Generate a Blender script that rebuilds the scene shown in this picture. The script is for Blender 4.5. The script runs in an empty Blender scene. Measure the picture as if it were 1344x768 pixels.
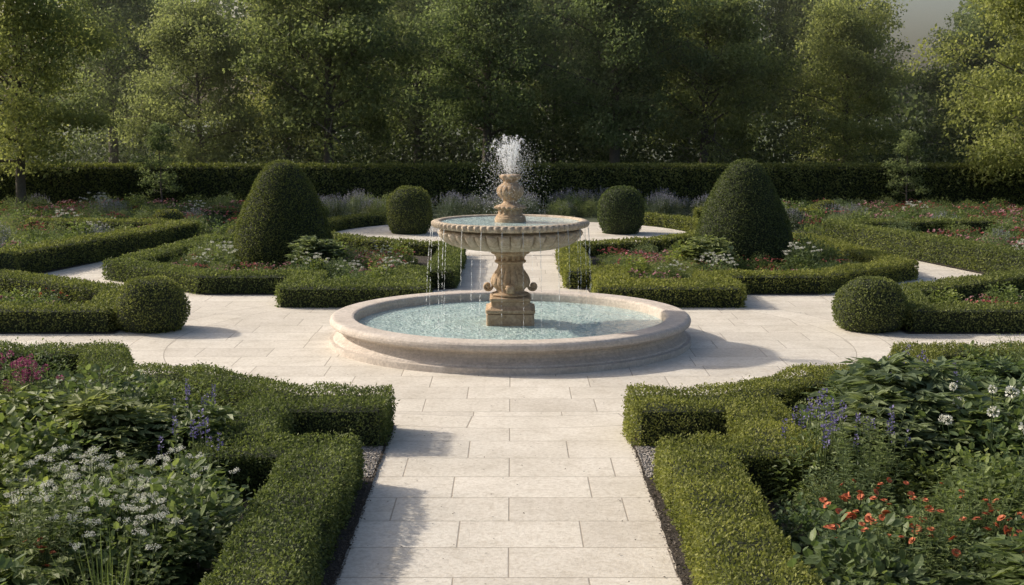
import bpy, math, random
import numpy as np
from mathutils import Vector
rng=np.random.default_rng(7); random.seed(7)
scene=bpy.context.scene; COL=scene.collection
pi=math.pi
HAZE=0.0028
# ------------------------------------------------------------------ camera / light
CY=-16.15
cam=bpy.data.cameras.new("camera"); co=bpy.data.objects.new("camera",cam); COL.objects.link(co)
co.location=(0.02,CY,2.8); co.rotation_euler=(math.radians(90-7.775),0,0)
cam.lens=46.9; cam.sensor_width=36; cam.clip_end=1500; scene.camera=co
SUNEL=math.radians(32); sd=Vector((-0.92,0.39,0)).normalized()
sundir=Vector((sd.x*math.cos(SUNEL),sd.y*math.cos(SUNEL),math.sin(SUNEL)))
sl=bpy.data.lights.new("sun","SUN"); sl.energy=4.8; sl.angle=math.radians(1.5); sl.color=(1,0.91,0.775)
so=bpy.data.objects.new("sun",sl); COL.objects.link(so); so.rotation_euler=(-sundir).to_track_quat('-Z','Y').to_euler()
so.location=(-20,10,20)
w=bpy.data.worlds.new("World"); scene.world=w; w.use_nodes=True
nt=w.node_tree; bg=nt.nodes["Background"]; sky=nt.nodes.new("ShaderNodeTexSky"); sky.sky_type='NISHITA'; sky.sun_disc=False
sky.sun_elevation=SUNEL; sky.sun_rotation=math.atan2(sundir.x,sundir.y); sky.dust_density=5.0; sky.air_density=1.0; sky.ozone_density=1.0
nt.links.new(sky.outputs[0],bg.inputs[0]); bg.inputs[1].default_value=0.15
scene.view_settings.view_transform='Standard'; scene.view_settings.look='None'; scene.view_settings.exposure=0
# ------------------------------------------------------------------ materials
def newmat(n):
    m=bpy.data.materials.new(n); m.use_nodes=True; t=m.node_tree; t.nodes.clear()
    o=t.nodes.new("ShaderNodeOutputMaterial"); return m,t,o
def N(t,k,**kw):
    n=t.nodes.new("ShaderNode"+k)
    for a,b in kw.items(): setattr(n,a,b)
    return n
def rgb(c): return (c[0],c[1],c[2],1)
def mixc(t,fac,a,b,mode='MIX'):
    n=N(t,"Mix",data_type='RGBA',blend_type=mode)
    for s,v in ((0,fac),(6,a),(7,b)):
        if hasattr(v,'links'): t.links.new(v,n.inputs[s])
        elif s==0: n.inputs[0].default_value=v
        else: n.inputs[s].default_value=rgb(v)
    return n.outputs[2]
def ramp(t,src,stops):
    n=N(t,"ValToRGB"); t.links.new(src,n.inputs[0]); e=n.color_ramp.elements
    e[0].position,e[0].color=stops[0][0],rgb(stops[0][1]); e[1].position,e[1].color=stops[-1][0],rgb(stops[-1][1])
    for p,c in stops[1:-1]:
        x=e.new(p); x.color=rgb(c)
    return n.outputs[0]
def noise(t,scale,detail=4,rough=.6,coord='Object',vec=None):
    n=N(t,"TexNoise"); n.inputs["Scale"].default_value=scale; n.inputs["Detail"].default_value=detail; n.inputs["Roughness"].default_value=rough
    if vec is None:
        vec=N(t,"TexCoord").outputs[coord]
    t.links.new(vec,n.inputs["Vector"]); return n.outputs["Fac"]
def leafmat(name,dark,mid,light,transl=.3,rough=.6,spec=.2,nscale=.9,tc=(1.38,1.42,.85)):
    m,t,o=newmat(name)
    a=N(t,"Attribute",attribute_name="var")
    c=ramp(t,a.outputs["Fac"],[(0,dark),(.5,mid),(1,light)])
    nz=noise(t,nscale,2)
    g=ramp(t,nz,[(.3,(.78,.81,.76)),(.7,(1.14,1.11,1.0))])
    c=mixc(t,1.0,c,g,'MULTIPLY')
    oi=N(t,"ObjectInfo"); g2=ramp(t,oi.outputs["Random"],[(0,(.74,.82,.85)),(.5,(1,1,1)),(1,(1.28,1.2,.95))]); c=mixc(t,1.0,c,g2,'MULTIPLY')
    p=N(t,"BsdfPrincipled"); t.links.new(c,p.inputs["Base Color"]); p.inputs["Roughness"].default_value=rough; p.inputs["Specular IOR Level"].default_value=spec
    tr=N(t,"BsdfTranslucent"); c2=mixc(t,1.0,c,tc,'MULTIPLY'); t.links.new(c2,tr.inputs[0])
    mx=N(t,"MixShader"); mx.inputs[0].default_value=transl
    t.links.new(p.outputs[0],mx.inputs[1]); t.links.new(tr.outputs[0],mx.inputs[2]); t.links.new(mx.outputs[0],o.inputs[0])
    return m
def petalmat(name,c1,c2,transl=.25):
    m,t,o=newmat(name); a=N(t,"Attribute",attribute_name="var")
    c=ramp(t,a.outputs["Fac"],[(0,c1),(1,c2)])
    p=N(t,"BsdfPrincipled"); t.links.new(c,p.inputs["Base Color"]); p.inputs["Roughness"].default_value=.7
    tr=N(t,"BsdfTranslucent"); t.links.new(c,tr.inputs[0]); mx=N(t,"MixShader"); mx.inputs[0].default_value=transl
    t.links.new(p.outputs[0],mx.inputs[1]); t.links.new(tr.outputs[0],mx.inputs[2]); t.links.new(mx.outputs[0],o.inputs[0]); return m
def stonemat(name,c1,c2,stain,bump=.25,sc=1.0,stainamt=.5,cav=None,fine=60,spk=.3):
    m,t,o=newmat(name)
    n1=noise(t,3*sc,6,.65); n2=noise(t,fine*sc,5,.7); n3=noise(t,9*sc,8,.7)
    c=ramp(t,n1,[(.3,c1),(.7,c2)])
    s=ramp(t,n3,[(.42,(1,1,1)),(.68,(0,0,0))])
    inv=N(t,"Invert"); t.links.new(s,inv.inputs[1])
    ml=N(t,"Math",operation='MULTIPLY'); t.links.new(inv.outputs[0],ml.inputs[0]); ml.inputs[1].default_value=stainamt
    c=mixc(t,ml.outputs[0],c,stain)
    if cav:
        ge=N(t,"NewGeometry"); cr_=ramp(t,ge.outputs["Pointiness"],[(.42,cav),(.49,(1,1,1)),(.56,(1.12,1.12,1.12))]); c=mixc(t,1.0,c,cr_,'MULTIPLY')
    g=ramp(t,n2,[(.3,(1-spk,)*3),(.7,(1+spk*.6,)*3)]); c=mixc(t,1.0,c,g,'MULTIPLY')
    p=N(t,"BsdfPrincipled"); t.links.new(c,p.inputs["Base Color"]); p.inputs["Roughness"].default_value=.85; p.inputs["Specular IOR Level"].default_value=.25
    b=N(t,"Bump"); b.inputs["Strength"].default_value=bump; b.inputs["Distance"].default_value=.01
    ad=N(t,"Math",operation='ADD'); t.links.new(n2,ad.inputs[0]); t.links.new(n3,ad.inputs[1]); t.links.new(ad.outputs[0],b.inputs["Height"])
    t.links.new(b.outputs[0],p.inputs["Normal"]); t.links.new(p.outputs[0],o.inputs[0]); return m
def soilmat(name,c1,c2,sc=30,bump=.8):
    m,t,o=newmat(name); n1=noise(t,sc,6,.7); c=ramp(t,n1,[(.3,c1),(.7,c2)])
    p=N(t,"BsdfPrincipled"); t.links.new(c,p.inputs["Base Color"]); p.inputs["Roughness"].default_value=.95
    b=N(t,"Bump"); b.inputs["Strength"].default_value=bump; b.inputs["Distance"].default_value=.02; t.links.new(n1,b.inputs["Height"])
    t.links.new(b.outputs[0],p.inputs["Normal"]); t.links.new(p.outputs[0],o.inputs[0]); return m
def pavemat(name):
    m,t,o=newmat(name); tc=N(t,"TexCoord").outputs["Object"]
    sep=N(t,"SeparateXYZ"); t.links.new(tc,sep.inputs[0])
    def M(op,a,b=None,c=None):
        n=N(t,"Math",operation=op)
        for i,v in enumerate((a,b,c)):
            if v is None: continue
            if hasattr(v,'links'): t.links.new(v,n.inputs[i])
            else: n.inputs[i].default_value=v
        return n.outputs[0]
    r=M('SQRT',M('ADD',M('MULTIPLY',sep.outputs[0],sep.outputs[0]),M('MULTIPLY',sep.outputs[1],sep.outputs[1])))
    th=M('ARCTAN2',sep.outputs[1],sep.outputs[0])
    pol=N(t,"CombineXYZ"); t.links.new(M('MULTIPLY',th,3.4),pol.inputs[0]); t.links.new(M('ADD',r,0.02),pol.inputs[1])
    def brick(vec,bw,rh,off=.5,ms=.006):
        b=N(t,"TexBrick"); t.links.new(vec,b.inputs["Vector"]); b.offset=off; b.offset_frequency=2; b.squash=1.25; b.squash_frequency=3
        b.inputs["Color1"].default_value=(0,0,0,1); b.inputs["Color2"].default_value=(1,1,1,1); b.inputs["Mortar"].default_value=(.5,.5,.5,1)
        b.inputs["Scale"].default_value=1; b.inputs["Mortar Size"].default_value=ms; b.inputs["Mortar Smooth"].default_value=.3
        b.inputs["Brick Width"].default_value=bw; b.inputs["Row Height"].default_value=rh; return b
    bs=brick(tc,.82,.56,.41); bp=brick(pol.outputs[0],.9,.46,.5)
    def band(a,b): return M('MULTIPLY',M('GREATER_THAN',r,a),M('LESS_THAN',r,b))
    mask=band(4.12,4.58)
    lines=M('MINIMUM',M('ADD',band(4.115,4.125),band(4.575,4.585)),1.0)
    col=mixc(t,mask,bs.outputs["Color"],bp.outputs["Color"])
    mf=N(t,"Mix",data_type='FLOAT'); t.links.new(mask,mf.inputs[0]); t.links.new(bs.outputs["Fac"],mf.inputs[2]); t.links.new(bp.outputs["Fac"],mf.inputs[3])
    mort=M('MAXIMUM',mf.outputs[0],lines)
    n1=noise(t,1.3,5,.6); n2=noise(t,28,6,.75); n3=noise(t,140,3,.7); n4=noise(t,5,7,.75)
    tile=ramp(t,col,[(0,(.575,.535,.472)),(.5,(.62,.58,.512)),(1,(.665,.625,.557))])
    lg=ramp(t,n1,[(.3,(.89,.88,.86)),(.65,(1.05,1.05,1.05))]); c=mixc(t,1.0,tile,lg,'MULTIPLY')
    l4=ramp(t,n4,[(.3,(.83,.81,.78)),(.5,(1,1,1)),(.8,(1.04,1.04,1.04))]); c=mixc(t,1.0,c,l4,'MULTIPLY')
    fg=ramp(t,n2,[(.32,(.77,.74,.70)),(.55,(1.0,1.0,1.0)),(.75,(1.05,1.05,1.05))]); c=mixc(t,1.0,c,fg,'MULTIPLY')
    c=mixc(t,mort,c,(.34,.30,.25))
    p=N(t,"BsdfPrincipled"); t.links.new(c,p.inputs["Base Color"]); p.inputs["Roughness"].default_value=.75; p.inputs["Specular IOR Level"].default_value=.3
    b=N(t,"Bump"); b.inputs["Strength"].default_value=.6; b.inputs["Distance"].default_value=.014
    h=M('SUBTRACT',M('ADD',M('MULTIPLY',n2,.6),M('MULTIPLY',n3,.2)),M('MULTIPLY',mort,.8)); t.links.new(h,b.inputs["Height"])
    t.links.new(b.outputs[0],p.inputs["Normal"]); t.links.new(p.outputs[0],o.inputs[0]); return m
def gravelmat(name):
    m,t,o=newmat(name); v=N(t,"TexVoronoi"); v.inputs["Scale"].default_value=55; t.links.new(N(t,"TexCoord").outputs["Object"],v.inputs["Vector"])
    s=N(t,"SeparateColor"); t.links.new(v.outputs["Color"],s.inputs[0]); c=ramp(t,s.outputs[0],[(0,(.20,.18,.16)),(1,(.5,.46,.42))])
    p=N(t,"BsdfPrincipled"); t.links.new(c,p.inputs["Base Color"]); p.inputs["Roughness"].default_value=.9
    b=N(t,"Bump"); b.invert=True; b.inputs["Distance"].default_value=.02; t.links.new(v.outputs["Distance"],b.inputs["Height"]); t.links.new(b.outputs[0],p.inputs["Normal"])
    t.links.new(p.outputs[0],o.inputs[0]); return m
def watermat(name,c1,c2):
    m,t,o=newmat(name); n1=noise(t,7,6,.7); c=ramp(t,n1,[(.35,c1),(.65,c2)])
    p=N(t,"BsdfPrincipled"); t.links.new(c,p.inputs["Base Color"]); p.inputs["Roughness"].default_value=.03; p.inputs["IOR"].default_value=1.33; p.inputs["Specular IOR Level"].default_value=.65
    b=N(t,"Bump"); b.inputs["Strength"].default_value=1.0; b.inputs["Distance"].default_value=.04
    n2=noise(t,22,3,.6); n3=noise(t,6,2,.5)
    a=N(t,"Math",operation='ADD'); t.links.new(n2,a.inputs[0]); t.links.new(n3,a.inputs[1]); t.links.new(a.outputs[0],b.inputs["Height"])
    t.links.new(b.outputs[0],p.inputs["Normal"]); t.links.new(p.outputs[0],o.inputs[0]); return m
def dropmat(name,alpha):
    m,t,o=newmat(name); p=N(t,"BsdfPrincipled"); p.inputs["Base Color"].default_value=(.92,.95,.97,1); p.inputs["Roughness"].default_value=.15; p.inputs["Specular IOR Level"].default_value=.8
    tr=N(t,"BsdfTransparent"); tl=N(t,"BsdfTranslucent"); tl.inputs[0].default_value=(.95,.97,1,1)
    m1=N(t,"MixShader"); m1.inputs[0].default_value=.5; t.links.new(p.outputs[0],m1.inputs[1]); t.links.new(tl.outputs[0],m1.inputs[2])
    mx=N(t,"MixShader"); mx.inputs[0].default_value=alpha; t.links.new(tr.outputs[0],mx.inputs[1]); t.links.new(m1.outputs[0],mx.inputs[2]); t.links.new(mx.outputs[0],o.inputs[0]); return m
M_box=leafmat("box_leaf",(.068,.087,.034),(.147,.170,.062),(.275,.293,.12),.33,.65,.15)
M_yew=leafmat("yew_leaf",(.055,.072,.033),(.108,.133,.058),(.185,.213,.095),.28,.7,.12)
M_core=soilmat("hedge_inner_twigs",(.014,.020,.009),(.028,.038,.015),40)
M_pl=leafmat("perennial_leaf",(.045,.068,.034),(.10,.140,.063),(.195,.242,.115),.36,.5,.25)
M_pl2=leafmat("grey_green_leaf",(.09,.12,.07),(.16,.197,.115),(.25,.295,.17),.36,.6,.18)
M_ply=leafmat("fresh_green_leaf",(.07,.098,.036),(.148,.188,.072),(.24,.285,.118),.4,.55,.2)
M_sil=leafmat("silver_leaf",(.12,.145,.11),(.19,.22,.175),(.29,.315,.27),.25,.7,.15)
M_tree=leafmat("tree_leaf",(.11,.138,.07),(.195,.232,.108),(.31,.345,.17),.5,.6,.12,.25,(1.32,1.35,.95))
M_tree2=leafmat("light_tree_leaf",(.14,.168,.088),(.225,.262,.13),(.33,.365,.195),.5,.6,.12,.25,(1.3,1.32,.95))
M_bark=stonemat("bark",(.10,.085,.07),(.16,.135,.11),(.07,.07,.05),.8,2.0,.5)
M_stem=leafmat("green_stem",(.05,.07,.03),(.08,.11,.05),(.11,.14,.06),.1)
M_white=petalmat("white_petal",(.6,.6,.5),(.82,.82,.75)); M_orange=petalmat("orange_petal",(.42,.09,.04),(.62,.20,.08))
M_red=petalmat("red_petal",(.30,.06,.06),(.52,.16,.15)); M_violet=petalmat("violet_petal",(.13,.11,.27),(.24,.21,.43))
M_pink=petalmat("pink_petal",(.42,.18,.21),(.64,.38,.39)); M_lav=petalmat("lavender_petal",(.19,.19,.23),(.33,.33,.39)); M_burg=petalmat("burgundy_petal",(.20,.04,.09),(.42,.11,.21))
M_soil=soilmat("dark_mulch",(.018,.014,.011),(.055,.042,.030),45,1.0)
M_chip=petalmat("bark_chip",(.03,.022,.016),(.11,.085,.06),.0)
M_ground=soilmat("garden_ground",(.03,.042,.018),(.06,.075,.03),3)
M_pave=pavemat("limestone_paving"); M_gravel=gravelmat("gravel")
M_pool=stonemat("pale_pool_stone",(.50,.438,.378),(.61,.55,.49),(.37,.32,.275),.6,1.2,.45,None,28,.26)
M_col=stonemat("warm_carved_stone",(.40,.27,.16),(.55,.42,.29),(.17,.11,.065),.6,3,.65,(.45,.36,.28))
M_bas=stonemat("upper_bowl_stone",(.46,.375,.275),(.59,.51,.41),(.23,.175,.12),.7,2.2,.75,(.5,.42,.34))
M_water=watermat("pool_water",(.34,.47,.455),(.51,.63,.61)); M_drop=dropmat("falling_water",.45); M_drop2=dropmat("jet_water",.6)
# ------------------------------------------------------------------ mesh builder
class MB:
    def __init__(s): s.V=[];s.F=[];s.n=0
    def add(s,V,F,mat=0,var=None,smooth=False):
        V=np.asarray(V,float).reshape(-1,3); F=np.asarray(F,int)
        if len(F)==0: return
        s.V.append(V); v=np.full(len(F),.5) if var is None else np.broadcast_to(np.asarray(var,float),(len(F),))
        s.F.append((F+s.n,mat,v,smooth)); s.n+=len(V)
    def obj(s,name,mats,parent=None,loc=(0,0,0)):
        me=bpy.data.meshes.new(name); V=np.concatenate(s.V)
        me.vertices.add(len(V)); me.vertices.foreach_set("co",V.astype(np.float32).ravel())
        vi=np.concatenate([f.ravel() for f,_,_,_ in s.F]); tot=np.concatenate([np.full(len(f),f.shape[1]) for f,_,_,_ in s.F])
        mi=np.concatenate([np.full(len(f),m) for f,m,_,_ in s.F]); va=np.concatenate([v for _,_,v,_ in s.F]); sm=np.concatenate([np.full(len(f),q) for f,_,_,q in s.F])
        st=np.concatenate([[0],np.cumsum(tot)[:-1]])
        me.loops.add(len(vi)); me.loops.foreach_set("vertex_index",vi.astype(np.int32))
        me.polygons.add(len(tot)); me.polygons.foreach_set("loop_start",st.astype(np.int32))
        for m in mats: me.materials.append(m)
        me.polygons.foreach_set("material_index",mi.astype(np.int32)); me.polygons.foreach_set("use_smooth",sm.astype(bool))
        a=me.attributes.new("var",'FLOAT','FACE'); a.data.foreach_set("value",va.astype(np.float32))
        me.update(calc_edges=True)
        o=bpy.data.objects.new(name,me); COL.objects.link(o); o.location=loc
        if parent: o.parent=parent
        return o
def nrm(a): return a/np.maximum(np.linalg.norm(a,axis=-1,keepdims=True),1e-9)
def rv(n): return nrm(rng.normal(size=(n,3)))
def leaf4(mb,P,D,Nn,L,W,mat=0,var=None):
    n=len(P); S=nrm(np.cross(Nn,D)); L=np.broadcast_to(L,(n,))[:,None]; W=np.broadcast_to(W,(n,))[:,None]
    V=np.stack([P,P+D*L*.5+S*W/2,P+D*L,P+D*L*.5-S*W/2],1).reshape(-1,3)
    F=np.arange(n*4).reshape(n,4); mb.add(V,F,mat,var)
def leaf5(mb,P,D,Nn,L,W,mat=0,var=None,fold=.25,droop=.15):
    n=len(P); S=nrm(np.cross(Nn,D)); Nn=nrm(np.cross(D,S)); L=np.broadcast_to(L,(n,))[:,None]; W=np.broadcast_to(W,(n,))[:,None]
    V=np.stack([P,P+D*L*.42+S*W/2,P+D*L*.45-Nn*W*fold,P+D*L*.42-S*W/2,P+D*L-Nn*L*droop],1).reshape(-1,3)
    b=np.arange(n)[:,None]*5; F=np.concatenate([b+[0,1,2],b+[0,2,3],b+[1,4,2],b+[3,2,4]]); v=None if var is None else np.tile(np.broadcast_to(var,(n,)),4)
    mb.add(V,F,mat,v)
def leafr(mb,P,D,Nn,L,W,mat=0,var=None):
    """broad rounded leaf, slightly folded"""
    n=len(P); S=nrm(np.cross(Nn,D)); Nn=nrm(np.cross(D,S)); L=np.broadcast_to(L,(n,))[:,None]; W=np.broadcast_to(W,(n,))[:,None]
    V=np.stack([P,P+D*L*.25+S*W*.42,P+D*L*.65+S*W*.46-Nn*L*.04,P+D*L-Nn*L*.14,P+D*L*.65-S*W*.46-Nn*L*.04,P+D*L*.25-S*W*.42,P+D*L*.5-Nn*W*.14],1).reshape(-1,3)
    b=np.arange(n)[:,None]*7; F=np.concatenate([b+[0,1,2,6],b+[6,2,3,4],b+[0,6,4,5]]); v=None if var is None else np.tile(np.broadcast_to(var,(n,)),3)
    mb.add(V,F,mat,v)
def tube(mb,pts,rad,k=6,mat=0,var=.5):
    pts=np.asarray(pts,float); n=len(pts); T=nrm(np.gradient(pts,axis=0)); ref=np.array([0.3,0.9,0.1]) 
    A=nrm(np.cross(T,ref)); B=np.cross(T,A); a=np.linspace(0,2*pi,k,endpoint=False)
    V=pts[:,None]+(A[:,None]*np.cos(a)[None,:,None]+B[:,None]*np.sin(a)[None,:,None])*np.asarray(rad)[:,None,None]
    i=np.arange(n-1)[:,None]; j=np.arange(k)[None]; j2=(j+1)%k
    F=np.stack([i*k+j,i*k+j2,(i+1)*k+j2,(i+1)*k+j],-1).reshape(-1,4); mb.add(V.reshape(-1,3),F,mat,var,True)
def lathe(mb,prof,seg=96,mod=None,mat=0,cap=True):
    prof=np.asarray(prof,float); a=np.linspace(0,2*pi,seg,endpoint=False); R=np.repeat(prof[:,0][:,None],seg,1); Z=np.repeat(prof[:,1][:,None],seg,1)
    if mod is not None: R=R+mod(np.arange(len(prof))[:,None],R,Z,a[None])
    V=np.stack([R*np.cos(a),R*np.sin(a),Z],-1).reshape(-1,3); n=len(prof)
    i=np.arange(n-1)[:,None]; j=np.arange(seg)[None]; j2=(j+1)%seg
    F=np.stack([i*seg+j,i*seg+j2,(i+1)*seg+j2,(i+1)*seg+j],-1).reshape(-1,4); mb.add(V,F,mat,None,True)
def rprof(prof,it=2):
    p=np.asarray(prof,float)
    for _ in range(it):
        q=[p[0]]
        for a,b in zip(p[:-1],p[1:]): q+= [a*.75+b*.25,a*.25+b*.75]
        q.append(p[-1]); p=np.array(q)
    return p
def crisp(prof,e=.004):
    """double every corner so edges stay sharp under smooth shading"""
    p=np.asarray(prof,float); q=[p[0]]
    for i in range(1,len(p)-1):
        a,b,c=p[i-1],p[i],p[i+1]; u=nrm(a-b); v=nrm(c-b); k=min(e,np.linalg.norm(a-b)*.3,np.linalg.norm(c-b)*.3); q+=[b+u*k*2.2,b+u*k,b+v*k,b+v*k*2.2]
    q.append(p[-1]); return np.array(q)
def lf(x,y,z): return (np.sin(x*5.1+y*3.3)+np.sin(y*7.7-z*6+1.3)+np.sin(x*11.3+z*9+y*2.1+.7))/3
OCT=np.array([[1,0,0],[-1,0,0],[0,1,0],[0,-1,0],[0,0,1],[0,0,-1]],float)
OCTF=np.array([[0,2,4],[2,1,4],[1,3,4],[3,0,4],[2,0,5],[1,2,5],[3,1,5],[0,3,5]])
def blobs(mb,P,S,mat=0,var=None):
    n=len(P); S=np.asarray(S,float)
    if S.ndim==1: S=np.repeat(S[:,None],3,1)
    V=(P[:,None]+OCT[None]*S[:,None]).reshape(-1,3); F=(np.arange(n)[:,None,None]*6+OCTF[None]).reshape(-1,3)
    mb.add(V,F,mat,None if var is None else np.repeat(var,8),True)
def tag(o,label,cat,group=None,kind=None):
    o["label"]=label; o["category"]=cat
    if group: o["group"]=group
    if kind: o["kind"]=kind
    return o
def struct(o,label,cat): return tag(o,label,cat,None,"structure")
def sheet(name,pts,z,mat,label,cat):
    mb=MB(); me=bpy.data.meshes.new(name); me.from_pydata([(x,y,z) for x,y in pts],[],[list(range(len(pts)))]); me.materials.append(mat)
    o=bpy.data.objects.new(name,me); COL.objects.link(o); struct(o,label,cat); return o
# ------------------------------------------------------------------ hedges
def surfleaves(mb,P,Nr,L,W,mat=0,depth=.03,amp=.018):
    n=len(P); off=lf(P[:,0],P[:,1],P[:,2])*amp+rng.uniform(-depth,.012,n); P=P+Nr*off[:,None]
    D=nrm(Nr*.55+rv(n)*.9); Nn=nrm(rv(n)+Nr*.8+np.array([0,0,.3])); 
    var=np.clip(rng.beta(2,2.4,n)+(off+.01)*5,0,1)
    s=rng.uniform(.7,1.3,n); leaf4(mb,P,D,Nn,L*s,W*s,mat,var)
def hedge(polys,wd,H,L,dens,label,name="box_hedge",mat=None,r=.06,group=None,cat="hedge",rc=.09,amp=.018):
    segs=[]
    for pl in polys:
        w_=wd
        if isinstance(pl,tuple): pl,w_=pl
        m=len(pl)
        for i in range(m-1):
            a=np.array(pl[i],float); b=np.array(pl[i+1],float); d=b-a; l=np.linalg.norm(d); d/=l
            ea=eb=0
            if i>0:
                c=np.array(pl[i-1],float); e=nrm(a-c); ang=math.acos(np.clip(e@d,-1,1)); ea=w_/2*min(1,math.tan(ang/2))
            if i<m-2:
                c=np.array(pl[i+2],float); e=nrm(c-b); ang=math.acos(np.clip(e@d,-1,1)); eb=w_/2*min(1,math.tan(ang/2))
            segs.append((a-d*ea,d,l+ea+eb,w_,i==0,i==m-2,ea>.12,eb>.12))
    mb=MB(); PP=[];NN=[]
    def inside(P,k,marg):
        o,d,l,w_=segs[k][:4]; q=P[:,:2]-o; u=q@d; v=q@np.array([-d[1],d[0]]); return (u>marg)&(u<l-marg)&(np.abs(v)<w_/2-marg)
    def rnd(P,k):
        o,d,l,w_,e0,e1,j0,j1=segs[k]; nv=np.array([-d[1],d[0]]); q=P[:,:2]-o; u=q@d; v=q@nv
        for (flag,eu,sg) in ((e0 or j0,u,1),(e1 or j1,l-u,-1)):
            if not flag: continue
            ey=w_/2-np.abs(v); a=rc-eu; b=rc-ey; s=(a>0)&(b>0); Ln=np.sqrt(a**2+b**2); s&=Ln>rc
            f=rc/np.maximum(Ln,1e-6); da=np.where(s,a-a*f,0); db=np.where(s,b-b*f,0)
            P[:,:2]+=sg*da[:,None]*d-(np.sign(v)*db)[:,None]*nv
        return P
    for k,(o,d,l,w_,*_) in enumerate(segs):
        nv=np.array([-d[1],d[0]])
        n=int(l*w_*dens); u=rng.uniform(0,l,n); v=rng.uniform(-w_/2,w_/2,n)
        P=np.zeros((n,3)); P[:,:2]=o+u[:,None]*d+v[:,None]*nv
        e=w_/2-np.abs(v); kk=np.clip((r-e)/r,0,1); 
        ok=np.ones(n,bool)
        deep=np.zeros(n,bool)
        for j in range(len(segs)):
            if j<k: ok&=~inside(P,j,0)
            if j!=k: deep|=inside(P,j,r)
        kk[deep]=0
        P[:,2]=H-r*(1-np.sqrt(1-kk**2)); Nr=np.zeros((n,3)); Nr[:,2]=1; Nr[:,:2]=(np.sign(v)*kk)[:,None]*nv; Nr=nrm(Nr)
        PP.append(rnd(P,k)[ok]);NN.append(Nr[ok])
        for (oo,dd,ll,on) in ((o+nv*w_/2,d,l,nv),(o-nv*w_/2,d,l,-nv),(o-nv*w_/2,nv,w_,-d),(o+d*l-nv*w_/2,nv,w_,d)):
            n=int(ll*H*dens); u=rng.uniform(0,ll,n); z=rng.uniform(0.0,H,n); kk=np.clip((z-(H-r))/r,0,1)
            P=np.zeros((n,3)); P[:,:2]=oo+u[:,None]*dd-on*(r*(1-np.sqrt(1-kk**2)))[:,None]; P[:,2]=z
            ok=np.ones(n,bool)
            for j in range(len(segs)):
                if j!=k: ok&=~inside(P,j,.015)
            Nr=np.zeros((n,3)); Nr[:,:2]=on; Nr[:,2]=kk; PP.append(rnd(P,k)[ok]);NN.append(nrm(Nr[ok]))
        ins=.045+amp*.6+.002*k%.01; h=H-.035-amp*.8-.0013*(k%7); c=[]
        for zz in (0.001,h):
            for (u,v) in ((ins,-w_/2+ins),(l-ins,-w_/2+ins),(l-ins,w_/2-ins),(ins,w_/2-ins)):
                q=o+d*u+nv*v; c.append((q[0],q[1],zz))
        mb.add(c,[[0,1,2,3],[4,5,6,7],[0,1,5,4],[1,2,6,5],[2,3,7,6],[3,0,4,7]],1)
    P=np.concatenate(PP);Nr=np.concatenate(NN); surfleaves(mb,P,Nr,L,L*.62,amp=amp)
    # stray sprigs
    k=rng.choice(len(P),len(P)//16); surfleaves(mb,P[k]+Nr[k]*.024,Nr[k],L*1.25,L*.6,amp=amp)
    o=mb.obj(name,[mat or M_box,M_core]); tag(o,label,cat,group); return o
def topiary(x,y,prof,dens,L,label,name,cat,mat=None,group=None):
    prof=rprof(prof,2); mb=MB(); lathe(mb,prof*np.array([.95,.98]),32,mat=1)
    seg=prof[1:]-prof[:-1]; sl_=np.linalg.norm(seg,axis=1); rm=(prof[1:,0]+prof[:-1,0])/2; A=2*pi*rm*sl_
    n=int(A.sum()*dens); k=rng.choice(len(A),n,p=A/A.sum()); u=rng.uniform(0,1,n); th=rng.uniform(0,2*pi,n)
    rz=prof[k]+seg[k]*u[:,None]; nr=np.stack([seg[k][:,1],-seg[k][:,0]],1); nr=nrm(nr)
    if nr[:,0].mean()<0: nr=-nr
    P=np.stack([rz[:,0]*np.cos(th),rz[:,0]*np.sin(th),rz[:,1]],1); Nr=np.stack([nr[:,0]*np.cos(th),nr[:,0]*np.sin(th),nr[:,1]],1)
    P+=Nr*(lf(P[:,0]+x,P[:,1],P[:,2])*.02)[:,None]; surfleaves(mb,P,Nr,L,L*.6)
    o=mb.obj(name,[mat or M_box,M_core],loc=(x,y,0)); tag(o,label,cat,group); return o
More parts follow.
